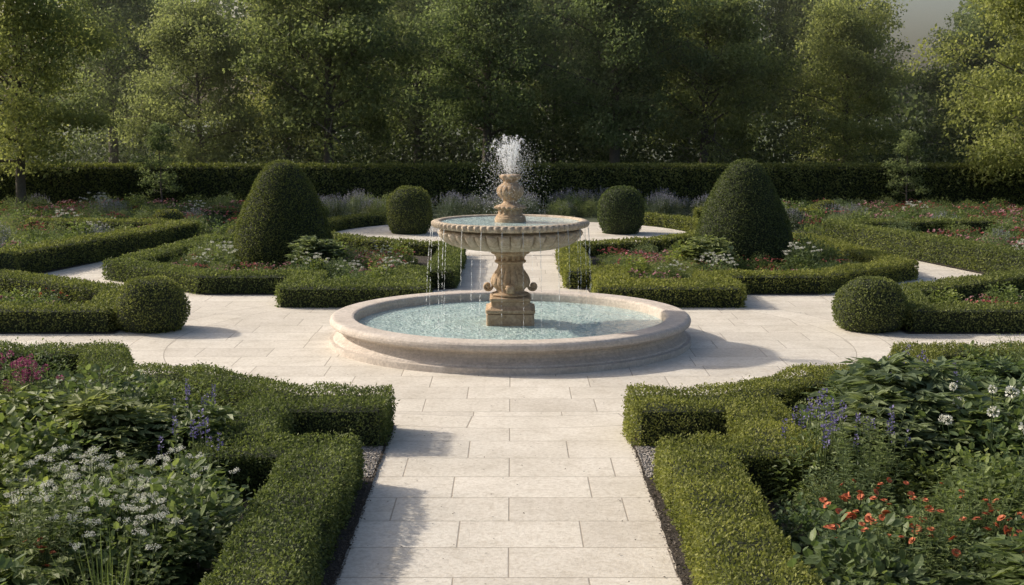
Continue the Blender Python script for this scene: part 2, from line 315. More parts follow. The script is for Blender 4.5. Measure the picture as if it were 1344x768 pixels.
# ------------------------------------------------------------------ ground & paving
sheet("ground",[(-300,-60),(300,-60),(300,500),(-300,500)],0,M_ground,"dark green garden ground under the planting","ground")
sheet("pavement",[(-11,-12),(11,-12),(11,10.9),(-11,10.9)],.004,M_pave,"pale limestone slab paving around the fountain","pavement")
RC=(0,13.75)
ring=[(4.15*math.cos(a),RC[1]+4.15*math.sin(a)) for a in np.linspace(0,2*pi,64,endpoint=False)]
sheet("garden_path",ring,.012,M_pave,"round pale stone path beyond the fountain","path")
def wob(pts,amp=.02,step=.12):
    out=[]
    for (a,b) in zip(pts,pts[1:]+pts[:1]):
        a=np.array(a);b=np.array(b); n=min(80,max(1,int(np.linalg.norm(b-a)/step)))
        for i in range(n): out.append(tuple(a+(b-a)*i/n+(rng.normal(0,amp,2)*.5 if i>0 else 0)))
    return out
for s in (-1,1):
    def mir(p): return [(s*x,y) for x,y in p]
    near=[(1.03,-12),(1.03,-4.45),(1.88,-4.3),(2.6,-3.9),(3.1,-3.35),(3.75,-3.65),(4.05,-2.9),(4.3,-2.28),(12,-2.1),(12,-12)]
    sheet("flower_bed_soil",wob(mir(near),.012),.02,M_soil,"dark mulched soil of a planted bed","soil")
    sheet("gravel_strip",mir([(1.05,-6.25),(1.75,-6.25),(1.75,-5.3),(1.05,-5.3)]),.026,M_gravel,"grey gravel patch between hedge ends","gravel")
    mid=[(.88,4.75),(1.2,4.6),(1.25,2.75),(3.3,2.75),(3.35,4.05),(4.7,4.05),(6.8,6.1),(6.1,10.9),(4.2,11.6),(3.2,10.4),(2.3,9.75),(1.4,9.3),(.88,9.15)]
    sheet("flower_bed_soil",mir(mid),.02,M_soil,"dark mulched soil of a planted bed","soil")
    side=[(5.0,.45),(12,.45),(12,8),(8.4,5.1),(5.35,2.7),(5.0,1.2)]
    sheet("flower_bed_soil",mir(side),.02,M_soil,"dark mulched soil of a planted bed","soil")
    outer=[(8.3,5.8),(13,9),(13,20.5),(6.5,20.5),(6.7,12.5)]
    sheet("flower_bed_soil",mir(outer),.024,M_soil,"dark mulched soil of a planted bed","soil")
    # hedges
    G="clipped low box hedges edging the beds"
    hedge([[(1.37*s,-10.2),(1.37*s,-6.55),(2.05*s,-6.55),(2.05*s,-4.9)],([(1.03*s,-4.92),(2.1*s,-4.92)],.82),
           [(1.9*s,-4.75),(3.05*s,-3.68),(3.75*s,-3.95),(4.2*s,-2.55),(7.5*s,-2.4)]],.5,.37,.021,6800,
          "stepped low box hedge wrapping a lush mixed flower bed",group=G,amp=.034,r=.08,rc=.12)
    hedge([([(1.2*s,3.12),(3.35*s,3.12)],.85),[(1.55*s,3.3),(1.55*s,5.0),(1.1*s,5.0)],([(1.1*s,4.75),(1.1*s,9.1)],.46),[(3.1*s,3.4),(3.1*s,4.35),(4.7*s,4.35),(6.55*s,6.05),(5.95*s,10.6),(4.4*s,11.0)]],.5,.31,.032,2700,
          "stepped low box hedge around the bed holding the tall topiary cone",group=G)
    hedge([[(5.05*s,.74),(9.5*s,.74)],[(5.2*s,1.0),(5.5*s,2.5),(8.3*s,4.6),(11*s,6.6)]],.5,.32,.03,2900,
          "low box hedge with squared end beside a topiary ball",group=G)
    hedge([[(8.9*s,5.2),(6.9*s,12.4)],[(6.9*s,12.4),(10.5*s,13.0)]],.55,.44,.038,2000,"long straight low box hedge bordering the outer planting",group=G)
    hedge([[(4.6*s,17.2),(7.6*s,16.9)],[(6.6*s,17),(6.3*s,19.5)]],.5,.36,.045,1300,"low box hedge strip beyond the round path",group=G)
    arc=[(s*4.45*math.cos(a),RC[1]+4.45*math.sin(a)) for a in np.linspace(math.radians(-77),math.radians(44),18)]
    hedge([arc],.42,.27,.04,1800,"thin curved low box hedge around the round path",group=G)
    # topiary
    ball=[(.001,.68),(.19,.675),(.35,.58),(.465,.38),(.465,.2),(.39,.05),(.28,0)]
    topiary(4.62*s,.80,ball,4200,.028,"round clipped box ball on the paving at the hedge end","topiary_ball","topiary ball",group="round clipped topiary balls")
    b2=[(.001,1.06),(.23,1.05),(.44,.90),(.53,.6),(.515,.3),(.40,.05),(.32,0)]
    topiary((-2.33 if s<0 else 2.5),14.3,b2,2600,.036,"tall round clipped yew ball on the round stone path","topiary_ball","topiary ball",M_yew,group="round clipped topiary balls")
    cone=[(.001,1.905),(.17,1.895),(.39,1.70),(.61,1.28),(.80,.80),(.89,.42),(.87,.14),(.78,0)]
    topiary((-4.13 if s<0 else 4.22),8.0,cone,3200,.032,"large egg shaped clipped yew cone rising from the bed","topiary_cone","topiary cone",M_yew,group="large clipped topiary cones")
sm=[(.001,.5),(.16,.49),(.3,.38),(.34,.2),(.3,.05),(.2,0)]
for (x,y,k) in ((-8.6,6.0,1.0),(-5.6,11.3,.9),(6.6,15.6,1.0),(-7.9,14.5,1.1),(-6.4,18.2,1.2),(7.9,17.4,1.1)):
    topiary(x,y,[(a*k,b*k) for a,b in sm],2600,.036,"small round clipped box ball among the planting","topiary_ball","topiary ball",group="round clipped topiary balls")
hedge([[(-24,22.6),(24,22.6)]],1.2,1.22,.07,900,"long tall dark clipped yew hedge closing the garden","yew_hedge",M_yew,r=.14,cat="hedge",amp=.04)
# ------------------------------------------------------------------ fountain
F=bpy.data.objects.new("fountain",None); COL.objects.link(F); tag(F,"two tier carved stone fountain with round pool and water jet","fountain")
def part(mb,name,mats,label=None,stuff=False,parent=F,loc=(0,0,0)):
    o=mb.obj(name,mats,parent,loc)
    if label: o["label"]=label
    if stuff: o["kind"]="stuff"
    return o
mb=MB(); lathe(mb,crisp([(2.20,0),(2.20,.070),(2.195,.076),(2.15,.078),(2.145,.095),(2.09,.125),(2.055,.16),(2.045,.195),(2.06,.215),(2.105,.222),(2.107,.238),(2.165,.243),(2.19,.262),(2.195,.29),(2.188,.318),(2.165,.337),(2.14,.343),(1.93,.343),(1.905,.335),(1.89,.315),(1.885,.27),(1.88,.02)],.003),192)
part(mb,"pool_wall",[M_pool],"round pale stone pool wall with moulded lip")
strands=[]
for d in (4,14,28,50,75,98,122,148,170,190,205,218,232,247,262,276,290,303,317,332,346):
    strands.append((math.radians(d+rng.uniform(-3,3)),rng.uniform(.03,.20)))
TS=math.sqrt(2*(1.41-.23)/9.8)
imp=np.array([[(.95+v*TS)*math.cos(a),(.95+v*TS)*math.sin(a)] for a,v in strands])
mb=MB(); na,nr=300,120; a=np.linspace(0,2*pi,na,endpoint=False); rr=np.linspace(0.0,1.89,nr); RR,AA=np.meshgrid(rr,a,indexing='ij'); X=RR*np.cos(AA);Y=RR*np.sin(AA); Z=.225+.003*np.sin(RR*22)*np.exp(-RR*.6)
for ix,iy in imp:
    d=np.sqrt((X-ix)**2+(Y-iy)**2); Z+=.0036*np.sin(d*75)*np.exp(-d*7)
i=np.arange(nr-1)[:,None]; j=np.arange(na)[None]
mb.add(np.stack([X,Y,Z],-1).reshape(-1,3),np.stack([i*na+j,i*na+(j+1)%na,(i+1)*na+(j+1)%na,(i+1)*na+j],-1).reshape(-1,4),0,None,True); part(mb,"pool_water",[M_water],"rippled pale turquoise pool water")
def sqr(prof,a0=pi/4,p=8):
    # squarish lathe
    def mod(i,R,Z,a):
        c=np.abs(np.cos(a)); s_=np.abs(np.sin(a)); return R*((c**p+s_**p)**(-1/p))-R
    return mod
mb=MB(); lathe(mb,crisp([(.001,.05),(.29,.05),(.29,.36),(.275,.37),(.30,.38),(.30,.415),(.27,.425),(.25,.44),(.235,.46),(.235,.51),(.25,.52),(.25,.55),(.22,.56),(.001,.56)],.002),192,sqr(None,p=26))
part(mb,"plinth",[M_col],"square moulded stone plinth standing in the water")
mb=MB()
pf=rprof([(.19,.555),(.225,.565),(.235,.58),(.225,.595),(.18,.605),(.165,.625),(.185,.65),(.225,.69),(.24,.73),(.235,.77),(.205,.82),(.175,.865),(.155,.905),(.15,.935),(.155,.955),(.185,.965),(.195,.98),(.185,.995),(.16,1.005),(.165,1.04),(.185,1.06),(.225,1.075),(.24,1.09),(.24,1.12),(.2,1.14),(.001,1.14)],1)
def cm(i,R,Z,a):
    k=np.clip((Z-.63)/.03,0,1)*np.clip((.93-Z)/.05,0,1); k2=np.clip((Z-1.0)/.01,0,1)*np.clip((1.07-Z)/.02,0,1)
    return R*(.10*k*(np.abs(np.sin(a*8))**.5-.6)*(.7+.3*np.sin(Z*60+np.abs(np.sin(a*8))*3))+.07*k2*np.cos(a*14))
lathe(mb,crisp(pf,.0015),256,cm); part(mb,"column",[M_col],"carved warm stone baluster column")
# volutes
for kk in range(4):
    ang=kk*pi/2+.0; mb=MB(); th=np.linspace(0,2.8*pi,48)
    rad=.066*np.exp(-th*.17); cx,cz=.278,.675
    X=cx+rad*np.cos(th+pi*.75); Z=cz+rad*np.sin(th+pi*.75); pre=np.linspace(0,1,10)[:-1]
    X=np.concatenate([.175+(X[0]-.175)*pre**1.4,X]); Z=np.concatenate([.86+(Z[0]-.86)*pre**.9,Z])
    pts=np.stack([X,np.zeros_like(X),Z],1); wv=np.concatenate([np.linspace(.022,.05,9),np.full(48,.05)]); th_=.012
    T=nrm(np.gradient(pts,axis=0)); B=np.cross(T,[0,1,0])
    prof=[(-1,-1),(-.5,-1.5),(.5,-1.5),(1,-1),(1,1),(.5,.4),(-.5,.4),(-1,1)]
    V=np.stack([pts+np.array([0,1,0])*p[0]*wv[:,None]+B*p[1]*th_ for p in prof],1).reshape(-1,3); n=len(pts)
    i=np.arange(n-1)[:,None]; j=np.arange(8)[None]; mb.add(V,np.stack([i*8+j,i*8+(j+1)%8,(i+1)*8+(j+1)%8,(i+1)*8+j],-1).reshape(-1,4),0,None,True)
    for sg in (-1,1): blobs(mb,np.array([[cx,sg*.045,cz]]),np.array([[.022,.02,.022]]))
    o=part(mb,"scroll",[M_col],"carved stone scroll bracket"); o.rotation_euler=(0,0,ang)
mb=MB()
bp=rprof([(.001,1.13),(.20,1.13),(.27,1.128),(.42,1.132),(.60,1.155),(.745,1.205),(.83,1.275),(.865,1.34),(.85,1.368),(.80,1.375),(.80,1.39),(.83,1.396),(.90,1.403),(.935,1.415),(.95,1.445),(.945,1.472),(.91,1.487),(.86,1.485),(.845,1.46),(.80,1.42),(.5,1.40),(.001,1.39)],2)
def bm(i,R,Z,a):
    k=np.clip((R-.25)/.2,0,1)*np.clip((1.372-Z)/.03,0,1); k3=(Z>1.40)*(Z<1.475)*(R>.87)
    return R*.095*k*(np.sqrt(np.abs(np.sin(a*18)))-.7)+k3*.013*np.cos(a*72)
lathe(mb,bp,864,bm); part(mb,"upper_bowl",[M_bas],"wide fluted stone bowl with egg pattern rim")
mb=MB(); lathe(mb,[(.001,1.462),(.86,1.462)],72); part(mb,"bowl_water",[M_water])
mb=MB(); lathe(mb,crisp(rprof([(.001,1.44),(.19,1.44),(.19,1.51),(.175,1.52),(.175,1.535),(.145,1.55),(.135,1.60),(.155,1.615),(.185,1.625),(.19,1.645),(.165,1.66),(.11,1.675),(.085,1.70),(.08,1.72),(.11,1.745),(.15,1.785),(.165,1.835),(.155,1.875),(.12,1.91),(.085,1.935),(.08,1.955),(.105,1.975),(.125,2.0),(.125,2.02),(.10,2.035),(.07,2.035),(.001,2.02)],1),.0015),192,
   lambda i,R,Z,a: R*((Z>1.735)*(Z<1.90)*.10*(np.abs(np.sin(a*7))**.5-.6)+(Z>1.98)*.06*np.cos(a*8)+(Z<1.605)*(Z>1.55)*.06*np.cos(a*12)+(Z>1.618)*(Z<1.652)*.05*np.cos(a*18)))
part(mb,"finial",[M_col],"carved stone finial with the water nozzle")
# jet: separate arching streams that break into drops
mb=MB(); P=[];S=[]
for k in range(26):
    th=k*2.399+rng.uniform(-.2,.2); sp=[.10,.30,.52,.22,.42][k%5]*rng.uniform(.8,1.15); hk=rng.uniform(.30,.52)*(1-.45*sp); vz=math.sqrt(2*9.8*hk)
    m=95; tt=rng.uniform(0.03,1,m)**.85*vz/9.8*rng.uniform(1.15,1.7); r_=.05+sp*tt; q=np.stack([r_*math.cos(th),r_*math.sin(th),2.03+vz*tt-4.9*tt**2],1)
    q+=rng.normal(0,.0018,q.shape)*(.4+tt[:,None]*10); P.append(q); s=rng.uniform(.0012,.0028,len(q)); S.append(np.stack([s,s,s*rng.uniform(2,7,len(q))],1))
blobs(mb,np.concatenate(P),np.concatenate(S)); part(mb,"water_jet",[M_drop2],"white spray fanning up from the finial",True)
mb=MB(); P=[];S=[]
n=6000; th=rng.uniform(0,2*pi,n); vx=np.abs(rng.normal(0,.42,n)); vz=np.sqrt(2*9.8*rng.uniform(.12,.46,n)); tt=vz/9.8*rng.uniform(1.0,2.7,n); z=2.04+vz*tt-4.9*tt**2; r_=vx*tt
ok=(z>1.47)&(r_<.85); q=np.stack([r_*np.cos(th),r_*np.sin(th),z],1)[ok]; s=rng.uniform(.0013,.0032,len(q)); blobs(mb,q,np.stack([s,s,s*2.0],1))
part(mb,"water_droplets",[M_drop2],"loose droplets falling back to the bowl",True)
mb=MB()
for a_,vo in strands:
    z0=1.41; m=int(rng.integers(100,170)); tt=np.sort(rng.uniform(0,1,m))*TS
    r_=.95+vo*tt; z=z0-4.9*tt**2; q=np.stack([r_*math.cos(a_)+rng.normal(0,1,m)*(.001+.006*tt),r_*math.sin(a_)+rng.normal(0,1,m)*(.001+.006*tt),z],1)
    s=rng.uniform(.0010,.0024,m); blobs(mb,q,np.stack([s,s,s*rng.uniform(3,13,m)],1))
    k=30; q2=np.stack([q[-1,0]+rng.normal(0,.04,k),q[-1,1]+rng.normal(0,.04,k),.232+np.abs(rng.normal(0,.025,k))],1); blobs(mb,q2,rng.uniform(.002,.005,k))
part(mb,"falling_water",[M_drop],"thin water strands dripping from the bowl rim",True)
# ------------------------------------------------------------------ plants
def mound(mb,n,r,h,L,W,mat=0,lean=.6,kind=5):
    th=rng.uniform(0,2*pi,n); ph=np.arccos(rng.uniform(0,1,n)); d=np.stack([np.sin(ph)*np.cos(th),np.sin(ph)*np.sin(th),np.cos(ph)],1)
    k=rng.uniform(.45,1.0,n)**.6; lump=1+.18*np.sin(th*3+ph*4)+.12*np.sin(th*7+1)
    P=d*np.array([r,r,h])*(k*lump)[:,None]; D=nrm(d*np.array([1,1,.5])+rv(n)*lean); Nn=nrm(np.array([0,0,1.])+rv(n)*.5+d*.3)
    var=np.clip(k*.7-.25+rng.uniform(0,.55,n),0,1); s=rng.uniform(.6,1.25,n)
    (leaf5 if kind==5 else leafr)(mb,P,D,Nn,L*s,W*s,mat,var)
def compound(mb,ns,r,h,L,W,nl=9,mat=0):
    """arching stems bearing leaflets"""
    for _ in range(ns):
        th=rng.uniform(0,2*pi); out=r*rng.uniform(.15,1)**.7; hh=h*rng.uniform(.55,1.05)*(1-.35*(out/r)**2); b=np.array([math.cos(th),math.sin(th),0]); p0=b*out*.15
        t=np.linspace(0,1,7); pts=p0+b*out*.9*(t**1.5)[:,None]+np.array([0,0,1])*(hh*np.sin(t*pi*.55))[:,None]; tube(mb,pts,.004*(1-t*.6),3,1,rng.uniform(.2,.8))
        u=rng.uniform(.45,1,nl); P=np.stack([np.interp(u,t,pts[:,k]) for k in range(3)],1); a=rng.uniform(0,2*pi,nl); D=nrm(np.stack([np.cos(a),np.sin(a),rng.uniform(-.2,.5,nl)],1)+b*.5)
        Q=P+D*L*.5; vv=rng.uniform(.1,.6)+.3*u
        for k in (-.65,0,.65):
            c,s_=math.cos(k),math.sin(k); D2=np.stack([D[:,0]*c-D[:,1]*s_,D[:,0]*s_+D[:,1]*c,D[:,2]],1); s=rng.uniform(.7,1.2,nl)
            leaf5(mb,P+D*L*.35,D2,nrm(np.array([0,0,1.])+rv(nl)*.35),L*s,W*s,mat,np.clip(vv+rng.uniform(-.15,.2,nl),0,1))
def blades(mb,n,r,h,W,mat=0):
    th=rng.uniform(0,2*pi,n); o=np.stack([np.cos(th),np.sin(th),np.zeros(n)],1); P=o*(r*.3*rng.uniform(0,1,n))[:,None]; hh=h*rng.uniform(.6,1.1,n)
    D=nrm(o*rng.uniform(.1,.8,n)[:,None]+np.array([0,0,1.])); leaf5(mb,P,D,o,hh,W,mat,rng.uniform(.2,1,n),fold=.1,droop=.12)
def feather(mb,ns,r,h,L,W,pairs=11,mat=0):
    """upright stems with many paired narrow leaves"""
    for _ in range(ns):
        th=rng.uniform(0,2*pi); o_=r*rng.uniform(0,1)**.6; b=np.array([math.cos(th),math.sin(th),0]); hh=h*rng.uniform(.6,1.1); t=np.linspace(0,1,6)
        pts=b*o_*(.4+.6*t[:,None]**1.3)+np.array([0,0,1])*(hh*t)[:,None]; tube(mb,pts,.003*(1-t*.6),3,1,.5)
        u=np.repeat(np.linspace(.2,.98,pairs),2); P=np.stack([np.interp(u,t,pts[:,k]) for k in range(3)],1); a=np.arange(2*pairs)*pi+np.repeat(np.arange(pairs)*1.3,2)+rng.uniform(0,6)
        D=nrm(np.stack([np.cos(a),np.sin(a),.45+0*a],1)); s=(1.15-u*.6)*rng.uniform(.8,1.2,2*pairs); leaf5(mb,P,D,nrm(np.array([0,0,1.])+rv(2*pairs)*.25),L*s,W*s,mat,np.clip(u*.6+rng.uniform(-.1,.35,2*pairs),0,1),droop=.25)
def tops(n,r,h): 
    th=rng.uniform(0,2*pi,n); k=rng.uniform(0,1,n)**.6; x=r*k*np.cos(th); y=r*k*np.sin(th); return np.stack([x,y,h*(1-.3*k**2)*rng.uniform(.85,1.15,n)],1)
def stems(mb,T,mat=1):
    for p in T:
        b=np.array([p[0]*.4,p[1]*.4,0]); t=np.linspace(0,1,4)[:,None]; tube(mb,b*(1-t)+p*t+np.array([p[0],p[1],0])*.15*np.sin(t*pi),.0028*np.ones(4),3,mat,.5)
def flowers(mb,T,rad,npet,layers=1,up=.25):
    for p in T:
        tilt=nrm(np.array([[0,-.15,1.]])+rng.normal(0,.35,(1,3)))[0]; s=rng.uniform(.7,1.15)
        for l in range(layers):
            a=np.linspace(0,2*pi,npet,endpoint=False)+rng.uniform(0,1); e1=nrm(np.cross(tilt,[.3,.9,.2])); e2=np.cross(tilt,e1)
            D=nrm(e1*np.cos(a)[:,None]+e2*np.sin(a)[:,None]+tilt*(up+.5*l)); leaf4(mb,np.repeat(p[None],npet,0),D,np.repeat(tilt[None],npet,0),rad*s*(1-.25*l),rad*s*.6,0,rng.uniform(0,1,npet))
        blobs(mb,p[None],np.array([[rad*.22]*3]),1)
def poms(mb,T,rad,k=60,flat=1.0):
    for p in T:
        d=rv(k); s=rng.uniform(.6,1.2); leaf4(mb,p+d*np.array([1,1,flat])*rad*.6*s,d,rv(k),rad*.5*s,rad*.4*s,0,rng.uniform(0,1,k))
def clusters(mb,T,rad,n=6,pr=.011):
    """each head is a loose flat cluster of small rounded florets"""
    for p in T:
        a=rng.uniform(0,2*pi,n); r_=rad*rng.uniform(0,1,n)**.5; q=p+np.stack([r_*np.cos(a),r_*np.sin(a),rng.uniform(-.006,.01,n)],1); poms(mb,q,pr,20)
def spikes(mb,T,ln,rad,k=26):
    for p in T:
        u=rng.uniform(0,1,k); a=rng.uniform(0,2*pi,k); q=p+np.stack([np.cos(a)*rad*(1-u*.6),np.sin(a)*rad*(1-u*.6),u*ln-ln*.5],1)
        leaf4(mb,q,nrm(np.stack([np.cos(a),np.sin(a),np.full(k,.6)],1)),rv(k),rad*1.5,rad*1.1,0,rng.uniform(0,1,k))
PROTO={}
def proto(key,name,cat,label,f,fl,group,leaf=None,petal=None):
    mb=MB(); T=f(mb); o=mb.obj(name,[leaf or M_pl,M_stem]); ch=[]
    if fl:
        m2=MB(); fl(m2,T); c=m2.obj("blossoms",[petal,M_orange]); c["kind"]="stuff"; c.parent=o; ch.append(c)
    PROTO[key]=(o,ch,name,cat,label,group); return o
def place(key,x,y,s=1.0,rot=None,sz=1.0):
    if abs(x)>.39*(y-CY)+1.3: return
    o,ch,name,cat,label,group=PROTO[key]; c=o.copy(); COL.objects.link(c); c.location=(x,y,.015); c.scale=(s,s,s*sz); c.rotation_euler=(0,0,rng.uniform(0,2*pi) if rot is None else rot)
    tag(c,label,cat,group)
    for q in ch:
        d=q.copy(); d.parent=c; COL.objects.link(d)
    return c
def mk(n,r,h,extra=None):
    def f(mb): 
        if extra: extra(mb)
        T=tops(n,r,h); stems(mb,T); return T
    return f
proto("peony","leafy_perennial","plant","broad leafed green perennial clump growing in the bed",lambda mb:(compound(mb,75,.42,.48,.095,.042,9)),None,"broad leafed perennials")
proto("peony2","leafy_perennial","plant","bushy fresh green perennial with pointed leaflets",lambda mb:(compound(mb,60,.36,.38,.065,.030,11)),None,"broad leafed perennials",M_ply)
proto("bigleaf","large_leafy_perennial","plant","tall light green perennial with large divided leaves",lambda mb:(compound(mb,80,.52,.66,.135,.055,10)),None,"broad leafed perennials",M_pl2)
proto("bigdark","large_leafy_perennial","plant","tall deep green perennial with large divided leaves",lambda mb:(compound(mb,80,.52,.62,.125,.055,10)),None,"broad leafed perennials",M_pl)
proto("round","round_leafed_shrub","shrub","bushy shrub with broad rounded green leaves",lambda mb:(mound(mb,1000,.40,.48,.062,.046,kind=7)),None,"round leafed shrubs",M_pl)
proto("roundl","round_leafed_shrub","shrub","bushy shrub with small rounded fresh green leaves",lambda mb:(mound(mb,1500,.38,.42,.046,.034,kind=7)),None,"round leafed shrubs",M_ply)
proto("feather","feathery_perennial","plant","upright perennial with paired narrow leaves",lambda mb:(feather(mb,34,.3,.58,.075,.02,13)),None,"feathery perennials",M_ply)
proto("featherd","feathery_perennial","plant","upright dark perennial with paired narrow leaves",lambda mb:(feather(mb,40,.32,.48,.06,.022,12)),None,"feathery perennials",M_pl)
proto("shrub","small_shrub","shrub","small rounded leafy shrub in the bed",lambda mb:(mound(mb,1900,.36,.42,.036,.019)),None,"small leafy shrubs")
proto("shrubg","small_shrub","shrub","pale grey green leafy shrub in the bed",lambda mb:(mound(mb,1900,.34,.40,.034,.018)),None,"small leafy shrubs",M_pl2)
proto("cover","low_foliage_plant","plant","low dense green foliage plant covering soil",lambda mb:(mound(mb,900,.38,.2,.05,.034,lean=.9,kind=7)),None,"low foliage plants",M_ply)
proto("grass","ornamental_grass","grass clump","upright narrow leafed grass clump in the bed",lambda mb:(blades(mb,50,.3,.5,.010)),None,"ornamental grass clumps",M_pl)
proto("white","white_flowering_plant","flower","plant with clustered small white flower heads",mk(18,.40,.52,lambda mb:(mound(mb,1100,.38,.38,.046,.030,kind=7))),lambda mb,T:clusters(mb,T,.040,9,.014),"white flowering plants",M_pl,M_white)
proto("white2","white_flowering_plant","flower","plant topped by rounded white pompom blooms",mk(8,.3,.52,lambda mb:(mound(mb,900,.3,.38,.045,.03,kind=7))),lambda mb,T:poms(mb,T,.030),"white flowering plants",None,M_white)
proto("orange","orange_flowering_plant","flower","plant with flat orange red flower heads",mk(14,.38,.48,lambda mb:(mound(mb,1100,.34,.36,.042,.026,kind=7))),lambda mb,T:flowers(mb,T,.032,16,2,.05),"orange flowering plants",None,M_orange)
proto("red","red_flowering_plant","flower","low plant with deep red blooms",mk(26,.38,.31,lambda mb:(mound(mb,900,.36,.21,.042,.022))),lambda mb,T:flowers(mb,T,.030,9,2),"red flowering plants",M_ply,M_red)
proto("burg","burgundy_flowering_plant","flower","plant with clustered dark burgundy pink blooms",mk(26,.3,.52,lambda mb:(mound(mb,900,.3,.38,.045,.024))),lambda mb,T:poms(mb,T,.032,44),"burgundy flowering plants",None,M_burg)
proto("pink","pink_flowering_plant","flower","low plant with dusty pink blooms",mk(26,.38,.31,lambda mb:(mound(mb,900,.36,.21,.042,.022))),lambda mb,T:flowers(mb,T,.029,9,2),"pink flowering plants",M_pl2,M_pink)
proto("violet","violet_flowering_plant","flower","plant with upright violet blue flower spikes",mk(9,.22,.56,lambda mb:(mound(mb,700,.26,.38,.05,.02))),lambda mb,T:spikes(mb,T,.12,.011),"violet flowering plants",None,M_violet)
proto("lav","lavender_plant","lavender","clump of grey lavender with pale violet spikes",mk(60,.36,.46,lambda mb:(mound(mb,1100,.36,.38,.09,.012,0))),lambda mb,T:spikes(mb,T,.15,.011,14),"lavender clumps",M_sil,M_lav)
def fill(pts_region,step,keys,weights,smin=.8,smax=1.2,szf=None):
    (x0,x1,y0,y1,test)=pts_region; xs=np.arange(x0,x1,step); ys=np.arange(y0,y1,step); w_=np.array(weights,float); w_/=w_.sum()
    for x in xs:
        for y in ys:
            xx=x+rng.uniform(-.4,.4)*step; yy=y+rng.uniform(-.4,.4)*step
            if test(xx,yy):
                place(keys[rng.choice(len(keys),p=w_)],xx,yy,rng.uniform(smin,smax))
for s in (-1,1):
    def nearb(x,y):
        X=abs(x)
        if X<2.05 and y<-6.9: return X>1.85
        if X<2.6: return False if y>-6.9 and X<2.55 else (y<-4.95)
        if y>-3.05: return X>4.75
        if X<3.4: return y<-4.35
        if X<4.5: return y<-4.45
        return y<-2.95
    x0,x1=(-5.8,-1.8) if s<0 else (1.8,5.8)
    keys=["peony","peony2","shrub","round","roundl","shrubg","violet","featherd","feather","grass"]; wt=[1.5,1.2,1.6,2.0,1.8,1.4,.25,1.4,1.5,.3]
    fill((x0,x1,-10.2,-2.9,nearb),.52,keys,wt,.6,1.25)
for (k,x,y,sc) in (("white",-2.35,-8.3,1.0),("white",-2.8,-8.3,1.05),("white",-2.2,-8.75,1.0),("white",-2.6,-7.7,1.05),("white",-2.2,-7.5,.95),("white",-2.95,-7.6,1.0),("orange",-2.85,-8.9,.8),("burg",-4.25,-4.6,1.1),("burg",-4.55,-4.45,1.15),("burg",-4.8,-4.7,1.05),("violet",-2.25,-7.0,1.1),("violet",-2.5,-5.6,1.0),
    ("bigleaf",-3.1,-6.2,.95),("bigdark",-3.7,-6.0,1.0),("round",-3.5,-6.9,1.3),("peony",-2.5,-6.1,1.1),("feather",-4.1,-5.6,1.1),("feather",-2.8,-5.2,1.0),
    ("orange",2.25,-8.3,1.0),("orange",2.1,-8.75,1.0),("orange",2.6,-8.7,1.0),("orange",2.75,-8.15,.95),("orange",3.05,-8.6,.95),("orange",2.35,-7.8,.9),("feather",2.45,-8.5,.9),("violet",2.15,-6.9,1.2),("violet",2.3,-6.5,1.2),("violet",2.6,-6.9,1.1),("violet",3.35,-4.9,1.2),("violet",3.6,-5.1,1.2),("white2",3.45,-6.9,1.55),("white2",3.7,-6.5,1.6),("burg",4.9,-4.3,.9),("orange",4.7,-4.1,.7),
    ("bigleaf",3.1,-5.9,1.25),("bigleaf",2.85,-6.4,1.0),("bigdark",3.4,-6.3,1.05),("bigleaf",3.5,-5.5,.9),("round",2.7,-5.6,1.0),("roundl",3.2,-7.6,1.2),("feather",2.5,-7.2,1.2),("shrubg",2.6,-5.1,.9),("feather",3.0,-4.9,1.0)):
    place(k,x,y,sc)
inm=lambda x,y: (1.75<abs(x)<5.9 and 4.9<y<10.2 and y<8.1+max(0,abs(x)-1.7)*.55 and (abs(x)-4.23)**2+(y-8)**2>.95 and y>4.9+max(0,abs(x)-4.4)*.85) or (2.0<abs(x)<2.75 and 3.8<y<5)
for s in (-1,1):
    fill((1.5,6.2,3.6,10.4,lambda x,y:inm(x,y)) if s>0 else (-6.2,-1.5,3.6,10.4,lambda x,y:inm(x,y)),.5,["shrub","shrubg","cover","white","red","pink","roundl"],[1.2,1.6,1.8,.7,2.8,2.0,1.4],.6,.92)
    for (k,x,y,sc) in (("bigleaf",3.35,6.5,.95),("roundl",3.0,6.7,1.2),("shrubg",3.5,7.0,1.3),("shrubg",5.3,7.2,1.2),("white",5.0,6.6,1.0),("shrub",5.4,8.0,1.3),("shrubg",2.85,5.6,.9),("white",3.3,5.6,.85),("red",2.1,6.2,1),("red",2.3,7.2,1),("red",2.0,7.8,.9),("pink",2.5,6.5,1),("white",2.6,5.2,.7)): place(k,s*x,y,sc)
    t=lambda x,y:(abs(x)>5.6 and y>1.2 and y<1.6+(abs(x)-5.4)*.72)
    fill((5.5,9.6,1.1,4.8,t) if s>0 else (-9.6,-5.5,1.1,4.8,t),.5,["red","pink","shrubg","cover","violet","roundl","white","orange"],[3.6,2.4,1.0,1.6,.5,.8,.6,.6],.65,.98)
    t=lambda x,y:(abs(x)>8.9+(5.2-y)*.27+.25 and y>6) or (y>13.8 and abs(x)>5.4)
    fill((5.2,14.5,6.2,21.2,t) if s>0 else (-14.5,-5.2,6.2,21.2,t),.72,["red","pink","shrub","shrubg","white","roundl","lav","cover"],[3.8,3.4,1.3,1.9,.5,1.2,.4,1.6],.8,1.25)
for x in np.arange(-6.6,6.7,.55):
    for y in (19.0,19.8,20.8): place("lav" if rng.uniform()<.65 else ("shrubg" if rng.uniform()<.5 else "shrub"),x+rng.uniform(-.25,.25),y+rng.uniform(-.3,.3),rng.uniform(.7,1.3))
